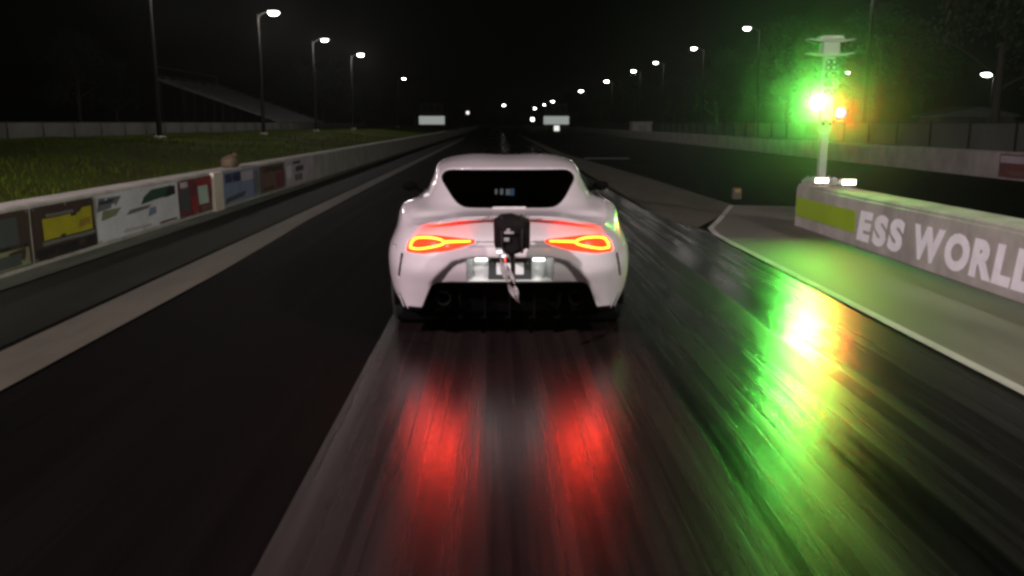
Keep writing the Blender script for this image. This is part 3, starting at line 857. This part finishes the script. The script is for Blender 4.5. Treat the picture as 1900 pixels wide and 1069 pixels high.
    # --- mirrors, lip decal, shark fin
    for s in (-1, 1):
        bm = bmesh.new(); bmesh.ops.create_icosphere(bm, subdivisions=2, radius=1)
        for v in bm.verts: v.co = Vector((s * 0.95 + v.co.x * 0.080, 2.78 + v.co.y * 0.06 * (1.4 if v.co.y > 0 else .6), 0.945 + v.co.z * 0.05))
        mi = obj('door_mirror', bm_mesh('door_mirror', bm, True), black_trim, car)
        tube('mirror_stalk', [(s * 0.82, 2.78, 0.90), (s * 0.90, 2.78, 0.93)], 0.02, black_trim, mi)
    # pale lettering strip along the lower edge of the rear window
    strip_mat = mat('decal_white', (0.72, 0.68, 0.70), 0.5, var=0.3, scale=30)
    bm = bmesh.new()
    box_bm(bm, (-0.122, 0.420, 0.941), (0.122, 0.444, 0.960), 0.005)
    obj('window_decal', bm_mesh('window_decal', bm), strip_mat, car)
    # --- cabin seen dimly through the glass
    cab = mat('cabin_dark', (0.02, 0.018, 0.018), 0.8)
    for s in (-1, 1):
        bm = bmesh.new()
        box_bm(bm, (s * 0.36 - 0.24, 1.75, 0.25), (s * 0.36 + 0.24, 2.30, 0.45), 0.05)
        box_bm(bm, (s * 0.36 - 0.22, 1.62, 0.42), (s * 0.36 + 0.22, 1.80, 0.82), 0.05)
        box_bm(bm, (s * 0.36 - 0.12, 1.60, 0.80), (s * 0.36 + 0.12, 1.72, 0.93), 0.04)
        obj('seat', bm_mesh('seat', bm), cab, car)
    dash = box('dashboard', (-0.68, 2.72, 0.62), (0.68, 3.10, 0.86), cab, car, 0.05)
    disp = emit('dash_display', (0.75, 0.85, 1.0), 0.75); disp2 = emit('dash_display_blue', (0.25, 0.5, 0.85), 0.7)
    for k, (x, w, m_) in enumerate(((-0.095, 0.024, disp), (-0.040, 0.030, disp), (0.020, 0.036, disp), (0.062, 0.044, disp2))):
        box('gauge_light', (x - w / 2, 2.695, 0.868 - 0.004 * k), (x + w / 2, 2.705, 0.918 + 0.004 * (k % 2)), m_, dash)
    bar = mat('roll_bar', (0.10, 0.095, 0.09), 0.5)
    tube('roll_bar', [(-0.56, 1.45, 0.3), (-0.56, 1.45, 0.95), (-0.48, 1.45, 1.10), (0.48, 1.45, 1.10), (0.56, 1.45, 0.95), (0.56, 1.45, 0.3)], 0.02, bar, car)
    box('luggage_floor', (-0.62, 0.45, 0.60), (0.62, 1.60, 0.66), cab, car)
    # shut lines of the hatch and bumper
    return car, paint, black_trim
tail_e = emit('tail_lamp_lit', (1.0, 0.024, 0.0012), 100.0)
CAR_LOC = (0.095, 5.85, 0.0)
build_car(CAR_LOC)

# parachute pack behind the car, on its strut
def parachute(loc):
    T = empty('parachute_pack', loc); tag(T, 'black parachute pack with silver strap hanging on the car tail', 'parachute')
    nylon = mat('black_nylon', (0.012, 0.009, 0.010), 0.85, spec=0.08, var=0.4, scale=10, bump=0.5, bscale=25)
    bm = bmesh.new(); bmesh.ops.create_cube(bm, size=1)
    bmesh.ops.bevel(bm, geom=bm.edges[:], offset=0.24, segments=5, affect='EDGES', profile=0.5)
    bmesh.ops.subdivide_edges(bm, edges=bm.edges[:], cuts=1, use_grid_fill=True)
    for v in bm.verts:
        x, y, z = v.co
        n = 0.022 * math.sin(11 * x + 5 * z) + 0.018 * math.sin(9 * z - 4 * x + 2) + 0.010 * math.sin(23 * x + 17 * z)
        v.co = Vector((x * 0.232 * (1 + 0.05 * z), y * 0.20 + n * 0.5, z * 0.236 + n * 0.4 + 0.0))
    obj('pack', bm_mesh('pack', bm, True), nylon, T, (0, 0, 0.855))
    webbing = mat('webbing_grey', (0.02, 0.016, 0.017), 0.8, spec=0.2)
    for x in (-0.065, 0.065):
        tube('closing_band', [(x, 0.09, 0.75), (x, -0.07, 0.745), (x, -0.108, 0.80), (x, -0.108, 0.90), (x, -0.07, 0.968), (x, 0.09, 0.965)], 0.009, webbing, T, 6)
    shiny = mat('silver_strap', (0.78, 0.70, 0.74), 0.25, metal=0.5, var=0.4, scale=30)
    # flap, knot and pull pin
    bm = bmesh.new()
    box_bm(bm, (-0.05, -0.122, 0.868), (0.012, -0.108, 0.885), 0.004); box_bm(bm, (-0.035, -0.122, 0.885), (-0.012, -0.110, 0.902), 0.004)
    box_bm(bm, (-0.052, -0.124, 0.82), (-0.018, -0.108, 0.845), 0.005)
    obj('release_pin', bm_mesh('release_pin', bm), shiny, T)
    def strap(name, pts, w):
        c = crom(pts, 26); vs, fs = [], []
        for i, p in enumerate(c):
            a = i * 0.33
            d = Vector((math.cos(a) * w, math.sin(a) * w * 0.7, 0.15 * w * math.sin(a)))
            for off in (0.0, 0.004):
                vs += [tuple(Vector(p) + d + Vector((0, off, 0))), tuple(Vector(p) - d + Vector((0, off, 0)))]
        for i in range(len(c) - 1):
            k = 4 * i; m_ = k + 4
            fs += [(k, k + 1, m_ + 1, m_), (k + 2, m_ + 2, m_ + 3, k + 3), (k, m_, m_ + 2, k + 2), (k + 1, k + 3, m_ + 3, m_ + 1)]
        return obj(name, mesh_of(name, vs, fs, True, 50), shiny, T)
    strap('strap', [(-0.085, -0.10, 0.775), (-0.066, -0.125, 0.69), (-0.036, -0.12, 0.58), (0.0, -0.10, 0.50), (0.035, -0.08, 0.425)], 0.021)
    strap('strap', [(-0.062, -0.10, 0.75), (-0.03, -0.115, 0.66), (0.012, -0.11, 0.56), (0.026, -0.10, 0.50), (0.045, -0.085, 0.42)], 0.014)
    tube('mount_strut', [(0.0, 0.02, 0.76), (0.01, 0.10, 0.62), (0.012, 0.22, 0.50), (0.012, 0.60, 0.44)], 0.016, dark_steel, T, 8)
    tube('mount_arm', [(0.0, 0.05, 0.82), (0.0, 0.20, 0.70), (0.0, 0.60, 0.55)], 0.02, dark_steel, T, 8)
parachute((CAR_LOC[0] + 0.005, CAR_LOC[1] - 0.30, 0))

# ------------------------------------------------------------------ lamp posts along the strip
lamp_lit = emit('flood_lit', (1.0, 0.95, 0.90), 40.0)
post_m = mat('weathered_post', (0.022, 0.020, 0.019), 0.8, spec=0.1, var=0.3)
def lamp_post(loc, label, side, h=8.4, power=900.0, scale=1.0, spot=None, colour=(1.0, 0.93, 0.86), group='lamp posts along the strip'):
    T = empty('lamp_post', loc); tag(T, label, 'lamp post', group)
    z0 = loc[2]
    H = h - z0
    lathe('footing', [(0, -0.3), (0.26, -0.3), (0.26, 0.12), (0.22, 0.15), (0, 0.15)], wall_m, T, 14)
    tube('pole', [(0, 0, 0.1), (0, 0, H * .5), (0, 0, H - 0.05)], [0.11, 0.09, 0.065], post_m, T, 10)
    tube('arm', [(0, 0, H - 0.25), (side * 0.35, 0, H + 0.02), (side * 0.75, 0, H + 0.08)], 0.035, post_m, T, 8)
    head = empty('lamp_head'); head.parent = T
    bm = bmesh.new()
    x0 = side * 0.62; x1 = side * (0.62 + 0.62)
    box_bm(bm, (min(x0, x1), -0.19, H + 0.03), (max(x0, x1), 0.19, H + 0.17), 0.04)
    obj('lamp_shell', bm_mesh('lamp_shell', bm), steel_m, head)
    bm = bmesh.new()
    lathe_bm(bm, [(0, -0.10 * scale), (0.12 * scale, -0.07 * scale), (0.19 * scale, 0.0), (0.19 * scale, 0.02), (0, 0.03)], 14, Matrix.Translation((side * 0.95, 0, H + 0.02)))
    bmesh.ops.recalc_face_normals(bm, faces=bm.faces)
    obj('lit_lens', bm_mesh('lit_lens', bm, True), lamp_lit, head)
    if power:
        if spot:
            ld = bpy.data.lights.new('flood_light', 'SPOT'); ld.spot_size = R(spot[1]); ld.spot_blend = 0.6
        else:
            ld = bpy.data.lights.new('flood_light', 'POINT')
        ld.energy = power; ld.color = colour; ld.shadow_soft_size = 0.25
        lo = bpy.data.objects.new('flood_light', ld); COL.objects.link(lo); lo.parent = T
        lo.location = (side * 0.95, 0, H - 0.35)
        if spot:
            d = Vector(spot[0]) - (Vector(loc) + Vector(lo.location))
            lo.rotation_euler = d.to_track_quat('-Z', 'Y').to_euler()
    return T
ORD = ['nearest', 'second', 'third', 'fourth', 'fifth', 'sixth', 'seventh', 'eighth', 'ninth', 'tenth']
for i, y in enumerate((37.0, 53.5, 69, 87, 127)):
    x = -14.1
    lab = 'tall lamp post on the left grass bank with its lamp above the picture' if i == 0 else '%s lit lamp from the front in the left row of posts' % ORD[i - 1]
    lamp_post((x, y, berm(x, y)), lab, 1, 7.95 + (0.1, 0, -.15, .1, -.2)[i], 550 if i < 4 else 0, 1.7 if i in (1, 3) else 1.25)
for i, y in enumerate((45, 64, 81, 100, 116, 144, 187, 279, 326, 407)):
    lab = 'tall lamp post behind the starting light tower, lamp above the picture' if i == 0 else '%s lit lamp from the front in the right row of posts' % ORD[i - 1]
    lamp_post((19.0, y, -0.05), lab, -1, 8.2, 100 if i < 6 else 0, 1.3 + 0.3 * max(0, i - 3))
lamp_post((72.0, 127, -0.05), 'bright far lamp alone at the right picture edge', -1, 8.5, 0, 4.2, group='far lamps')
lamp_post((50.5, 124, -0.05), 'far lamp just right of the starting light tower', -1, 8.5, 0, 1.6, group='far lamps')
lamp_post((4.6, 400, 0), 'far lamp above the middle of the strip end', -1, 9.4, 0, 3.4, group='far lamps')
# floods that light the start line, standing behind the viewer
lamp_post((-12.0, -6.5, 0), 'start line flood post behind the viewer on the left', 1, 11.0, 16500, 1.0, ((0, 9, 0.4), 75), (1.0, 0.84, 0.88), 'start line floods')
lamp_post((14.5, -6.5, 0), 'start line flood post behind the viewer on the right', -1, 11.0, 9500, 1.0, ((2, 10, 0.4), 75), (0.97, 0.97, 0.86), 'start line floods')

# ------------------------------------------------------------------ far things on the strip
screen_m = emit('scoreboard_screen', (0.80, 0.86, 0.82), 0.36)
def scoreboard(loc, label):
    T = empty('scoreboard', loc); tag(T, label, 'scoreboard', 'scoreboards at the strip end')
    pan = mat('scoreboard_panel', (0.10, 0.11, 0.11), 0.6)
    for x in (-2.4, 2.4):
        box('post', (x - 0.12, 0.2, 0), (x + 0.12, 0.45, 6.2), steel_m, T)
    box('upper_panel', (-2.8, 0, 3.4), (2.8, 0.25, 6.2), pan, T, 0.05)
    for k in range(3):
        box('number_window', (-2.3 + k * 1.6, -0.03, 4.1), (-1.0 + k * 1.6, -0.005, 5.6), dark_steel, T)
    box('lit_panel', (-3.05, -0.02, 1.2), (3.05, 0.22, 3.15), screen_m, T, 0.03)
    box('panel_frame', (-3.15, 0.0, 1.1), (3.15, 0.24, 1.19), dark_steel, T)
scoreboard((-15.3, 210, 0.0), 'scoreboard with lit lower panel at the left end of strip')
scoreboard((14.6, 212, 0.0), 'scoreboard with lit lower panel at the right end of strip')

def small_lamp(name, loc, label, h, e, w=0.25):
    T = empty(name, loc); tag(T, label, 'lamp', 'small far lamps')
    tube('post', [(0, 0, 0), (0, 0, h)], 0.05, dark_steel, T, 6)
    box('lit_box', (-w / 2, -0.1, h), (w / 2, 0.1, h + w), emit('small_lamp_lit', (1, 0.98, 0.92), e), T, 0.03)
small_lamp('marker_lamp', (9.0, 216, 0), 'small white lamp low on the strip beside right scoreboard', 2.0, 5.0, 0.8)
small_lamp('marker_lamp', (10.4, 150, 0), 'small pale lamp under the right scoreboard', 0.2, 1.0, 0.9)
small_lamp('marker_lamp', (-8.0, 250, 0), 'tiny dim lamp right of the left scoreboard', 4.0, 1.5, 0.8)
small_lamp('marker_lamp', (36.5, 69, 0), 'small white lamp low behind the right fence', 1.3, 10.0, 0.35)

def booth(loc, label, w, d, h):
    T = empty('equipment_booth', loc); tag(T, label, 'booth')
    sid = mat('booth_siding', (0.52, 0.53, 0.52), 0.7, var=0.15)
    box('wall', (-w / 2, -d / 2, 0), (w / 2, d / 2, h), sid, T, 0.02)
    prism('roof', [(-w / 2 - .12, h), (w / 2 + .12, h), (w / 2 + .05, h + .14), (-w / 2 - .05, h + .14)], d + .24, lambda a, b, t: (a, t - d / 2 - .12, b), mat('booth_roof', (0.6, 0.6, 0.6), 0.6), T)
    dr = box('door', (-0.42, -d / 2 - .03, 0.02), (0.42, -d / 2 - 0.004, h * .86), steel_m, T, 0.01)
    box('handle', (0.28, -d / 2 - .07, h * .42), (0.34, -d / 2 - .031, h * .50), dark_steel, dr)
booth((15.9, 96, 0), 'pale square booth on the far side of right lane', 2.1, 1.8, 1.55)

# marker block at the corner of the white line
mb = empty('marker_block', (5.0, 17.9, 0.0)); tag(mb, 'small grey block near the corner of the white line', 'marker')
box('block', (-0.09, -0.08, 0.0), (0.09, 0.08, 0.24), strip_m, mb, 0.02)
box('reflector', (-0.05, -0.088, 0.15), (0.05, -0.0815, 0.21), mat('reflector_amber', (0.35, 0.2, 0.05), 0.3), mb)

# banner on the right wall
rb = empty('banner', (14.3, 23.2, 0)); tag(rb, 'maroon banner with pale pink top on the far right wall', 'banner')
prism('vinyl_sheet', rounded([(-1.25, 0.06), (1.25, 0.06), (1.25, 0.70), (-1.25, 0.70)], 0.02, 2), 0.012, lambda a, b, d: (-0.004 - d, a, b), V['maroon'], rb)
prism('printed_field', [(-1.2, 0.46), (1.2, 0.46), (1.2, 0.66), (-1.2, 0.66)], 0.004, lambda a, b, d: (-0.018 - d, a, b), V['lilac'], rb)
prism('printed_field', [(-0.9, 0.14), (0.7, 0.14), (0.9, 0.24), (-0.9, 0.24)], 0.004, lambda a, b, d: (-0.018 - d, a, b), V['rust'], rb)

# fences
def fence(label, x, y0, y1, z0, h, step=3.0):
    T = empty('fence', (x, y0, z0)); tag(T, label, 'fence', 'fences beside the strip')
    bm = bmesh.new(); tube_bm(bm, [(0, 0, -0.3), (0, 0, h + 0.05)], 0.035, 8); lathe_bm(bm, [(0.045, h + .05), (0.03, h + .08), (0, h + .09)], 8)
    pm = bm_mesh('post', bm, True, 40); pm.materials.append(post_m)
    vs, fs = [], []
    for j in range(5):
        for i in range(9):
            vs.append((0.012 * math.sin(i * 1.3 + j), 0.05 + i * (step - 0.1) / 8, 0.03 + j * (h - 0.06) / 4))
    for j in range(4):
        for i in range(8): fs.append((j * 9 + i, j * 9 + i + 1, (j + 1) * 9 + i + 1, (j + 1) * 9 + i))
    pan = mesh_of('fabric_panel', vs, fs, True); pan.materials.append(fence_m)
    bm = bmesh.new(); tube_bm(bm, [(0, 0, h), (0, step, h)], 0.022, 6); rm = bm_mesh('top_rail', bm, True, 40); rm.materials.append(post_m)
    n = int((y1 - y0) / step)
    for k in range(n + 1):
        obj('post', pm, None, T, (0, k * step, 0))
        if k < n:
            obj('fabric_panel', pan, None, T, (0.03, k * step, 0)); obj('top_rail', rm, None, T, (0, k * step, 0))
fence('long low fence with grey fabric panels behind the left grass', -21.0, 26, 140, 0.80, 0.80)
fence('long low fence with grey fabric panels behind the right wall', 18.0, 12, 170, -0.05, 1.62)

# bleachers beyond the left fence
def bleachers(loc):
    T = empty('bleachers', loc); tag(T, 'dark bleachers with pale seat planks beyond the left fence', 'bleachers')
    rows_, run, rise, length = 14, 1.12, 0.41, 22.0
    for k in range(rows_):
        x = -k * run; z = 0.5 + k * rise
        box('seat_plank', (x - 0.15, 0, z), (x + 0.15, length, z + 0.05), seat_m, T)
        box('foot_plank', (x + 0.22, 0, z - 0.36), (x + 0.62, length, z - 0.32), seat_m, T)
    for j in range(7):
        y = j * length / 6
        prism('stringer', [(0.6, 0.0), (0.6, 0.25), (-rows_ * run + .3, 0.15 + rows_ * rise), (-rows_ * run + .3, -0.15 + rows_ * rise)], 0.06, lambda a, b, d, y=y: (a, y + d - .03, b), steel_m, T)
        for k in (3, 7, 11, 13):
            box('leg', (-k * run - 0.04, y - 0.05, -0.9), (-k * run + 0.04, y + 0.035, k * rise + 0.2), dark_steel, T)
    tube('guard_rail', [(-rows_ * run + 0.5, -0.05, rows_ * rise + 0.2), (-rows_ * run + 0.5, -0.05, rows_ * rise + 1.2), (-rows_ * run + 0.5, length, rows_ * rise + 1.2), (-rows_ * run + 0.5, length, rows_ * rise + 0.2)], 0.025, steel_m, T, 6)
bleachers((-23.0, 100, 0.85))

# low shed behind the right fence
sh = empty('shed', (34.5, 64, 0)); tag(sh, 'low dark shed behind the right fence', 'shed')
box('wall', (-2.6, -1.8, 0), (2.6, 1.8, 2.0), fence_m, sh)
prism('roof', [(-3.0, 1.98), (3.0, 1.98), (3.0, 2.08), (0, 2.7), (-3.0, 2.08)], 4.2, lambda a, b, d: (a, d - 2.1, b), steel_m, sh)
box('door', (-0.5, -1.84, 0), (0.5, -1.802, 1.8), dark_steel, sh)

# ------------------------------------------------------------------ trees
def tree_meshes(seed, h, cr):
    r = random.Random(seed)
    bm = bmesh.new()
    top = h * 0.62
    tube_bm(bm, [(0, 0, -0.3), (0.1, 0.05, top * .5), (r.uniform(-.3, .3), r.uniform(-.3, .3), top), (r.uniform(-.4, .4), r.uniform(-.4, .4), h * .86)], [0.28, 0.20, 0.12, 0.03], 8)
    tips = []
    for k in range(11):
        a = 2 * math.pi * k / 11 + r.uniform(-.3, .3); z0 = h * r.uniform(0.28, 0.62)
        L_ = cr * r.uniform(0.6, 1.0)
        e = (L_ * math.cos(a), L_ * math.sin(a), z0 + L_ * r.uniform(.25, .8))
        tube_bm(bm, [(0, 0, z0), (e[0] * .5, e[1] * .5, (z0 + e[2]) / 2 + .2), e], [0.09, 0.05, 0.015], 5)
        tips.append(e)
    bmesh.ops.recalc_face_normals(bm, faces=bm.faces)
    trunk = bm_mesh('trunk', bm, True); trunk.materials.append(bark_m)
    vs, fs = [], []
    cl = []
    for e in tips:
        cl.append((Vector(e), cr * r.uniform(.28, .42)))
        cl.append((Vector((e[0] * .6, e[1] * .6, e[2] + r.uniform(.3, 1.2))), cr * r.uniform(.25, .4)))
    for k in range(9):
        cl.append((Vector((r.gauss(0, cr * .28), r.gauss(0, cr * .28), h * r.uniform(.62, .95))), cr * r.uniform(.25, .38)))
    for c, rad in cl:
        for k in range(150):
            d = Vector((r.gauss(0, 1), r.gauss(0, 1), r.gauss(0, .8))).normalized() * rad * (r.random() ** 0.4)
            p = c + d; s = r.uniform(.09, .20)
            n = Vector((r.gauss(0, 1), r.gauss(0, 1), r.gauss(0, 1))).normalized(); u = n.orthogonal().normalized(); v = n.cross(u)
            q = len(vs)
            vs += [p - u * s, p - v * s * .45, p + u * s, p + v * s * .45]
            fs.append((q, q + 1, q + 2, q + 3))
    crown = mesh_of('crown', vs, fs); crown.materials.append(leaf_m[seed % 3])
    return trunk, crown
KIND = [tree_meshes(s, h, c) for s, h, c in ((1, 9.5, 3.4), (2, 11.5, 3.8), (3, 8.0, 3.0))]
def tree(x, y, k, s, label, z=-0.05):
    T = empty('tree', (x, y, z), random.uniform(0, 6)); T.scale = (s, s, s * random.uniform(.92, 1.08))
    tag(T, label, 'tree', 'trees beyond the strip')
    obj('trunk', KIND[k][0], None, T); obj('crown', KIND[k][1], None, T)
tr_r = sorted([(24, 36), (27, 47), (25, 57), (29, 68), (26, 78), (30, 90), (26, 103), (31, 118), (27, 133), (32, 150), (27, 172), (35, 52), (38, 78), (40, 104), (24, 200), (22, 240)], key=lambda p: p[1])
NTH = 'first second third fourth fifth sixth seventh eighth ninth tenth eleventh twelfth thirteenth fourteenth fifteenth sixteenth'.split()
for i, (x, y) in enumerate(tr_r):
    tree(x, y, i % 3, 0.95 + 0.05 * (i % 4), '%s dark tree from the front beyond the right fence' % NTH[i])
for i, (x, y) in enumerate([(-46, 98), (-48, 112), (-26, 132), (-32, 145), (-24, 160), (-28, 185), (-20, 215), (-14, 270), (4, 470), (-6, 480), (14, 475)]):
    tree(x, y, (i + 1) % 3, 1.0 + 0.06 * (i % 3), '%s dark tree from the front beyond the left fence' % NTH[i] if i < 8 else 'dark tree %s at the far end of the strip' % ('in the middle', 'on the left', 'on the right')[i - 8], 0.0)

# ------------------------------------------------------------------ night air
hz = box('haze', (-600, -100, -1.2), (600, 600, 22.0), None)
hm = bpy.data.materials.new('night_haze'); hm.use_nodes = True
ht = hm.node_tree
for n in list(ht.nodes):
    if n.type != 'OUTPUT_MATERIAL': ht.nodes.remove(n)
pv = ht.nodes.new('ShaderNodeVolumePrincipled')
pv.inputs['Color'].default_value = (0.9, 0.92, 0.9, 1); pv.inputs['Density'].default_value = 0.00025; pv.inputs['Anisotropy'].default_value = 0.7
ht.links.new(pv.outputs[0], [n for n in ht.nodes if n.type == 'OUTPUT_MATERIAL'][0].inputs['Volume'])
hz.data.materials.append(hm)
hz['kind'] = 'stuff'; tag(hz, 'thin night haze hanging over the whole strip', 'haze')

# scattering volume added round the light tower to give the green lamp its glow
bm = bmesh.new(); bmesh.ops.create_icosphere(bm, subdivisions=4, radius=1)
for v in bm.verts:
    x, y, z = v.co
    k = 1.0
    v.co = Vector((x * 5.0 * k, y * 4.0 * k, max(z * 4.4 * k, -1.75)))
glow_vol = obj('glow_volume', bm_mesh('glow_volume', bm, True), None, None, (RX + 0.14, 12.9, 1.86))
sm_ = bpy.data.materials.new('glow_scatter'); sm_.use_nodes = True
ht = sm_.node_tree
for n in list(ht.nodes):
    if n.type != 'OUTPUT_MATERIAL': ht.nodes.remove(n)
pv = ht.nodes.new('ShaderNodeVolumePrincipled')
pv.inputs['Color'].default_value = (0.9, 0.92, 0.9, 1); tcs = ht.nodes.new('ShaderNodeTexCoord'); mps = ht.nodes.new('ShaderNodeMapping'); mps.inputs['Scale'].default_value = (1 / 5.0, 1 / 4.0, 1 / 4.4)
ln_ = ht.nodes.new('ShaderNodeVectorMath'); ln_.operation = 'LENGTH'
mr_ = ht.nodes.new('ShaderNodeMapRange'); mr_.inputs['To Min'].default_value = 1.0; mr_.inputs['To Max'].default_value = 0.0
pw_ = ht.nodes.new('ShaderNodeMath'); pw_.operation = 'POWER'; pw_.inputs[1].default_value = 2.6
ml_ = ht.nodes.new('ShaderNodeMath'); ml_.operation = 'MULTIPLY'; ml_.inputs[1].default_value = 0.10
ht.links.new(tcs.outputs['Object'], mps.inputs['Vector']); ht.links.new(mps.outputs[0], ln_.inputs[0]); ht.links.new(ln_.outputs['Value'], mr_.inputs['Value'])
ht.links.new(mr_.outputs[0], pw_.inputs[0]); ht.links.new(pw_.outputs[0], ml_.inputs[0]); ht.links.new(ml_.outputs[0], pv.inputs['Density'])
pv.inputs['Anisotropy'].default_value = 0.72
ht.links.new(pv.outputs[0], [n for n in ht.nodes if n.type == 'OUTPUT_MATERIAL'][0].inputs['Volume'])
glow_vol.data.materials.append(sm_); glow_vol['kind'] = 'stuff'
tag(glow_vol, 'added glow volume round the starting light tower, lit green by its lamp', 'glow_volume')
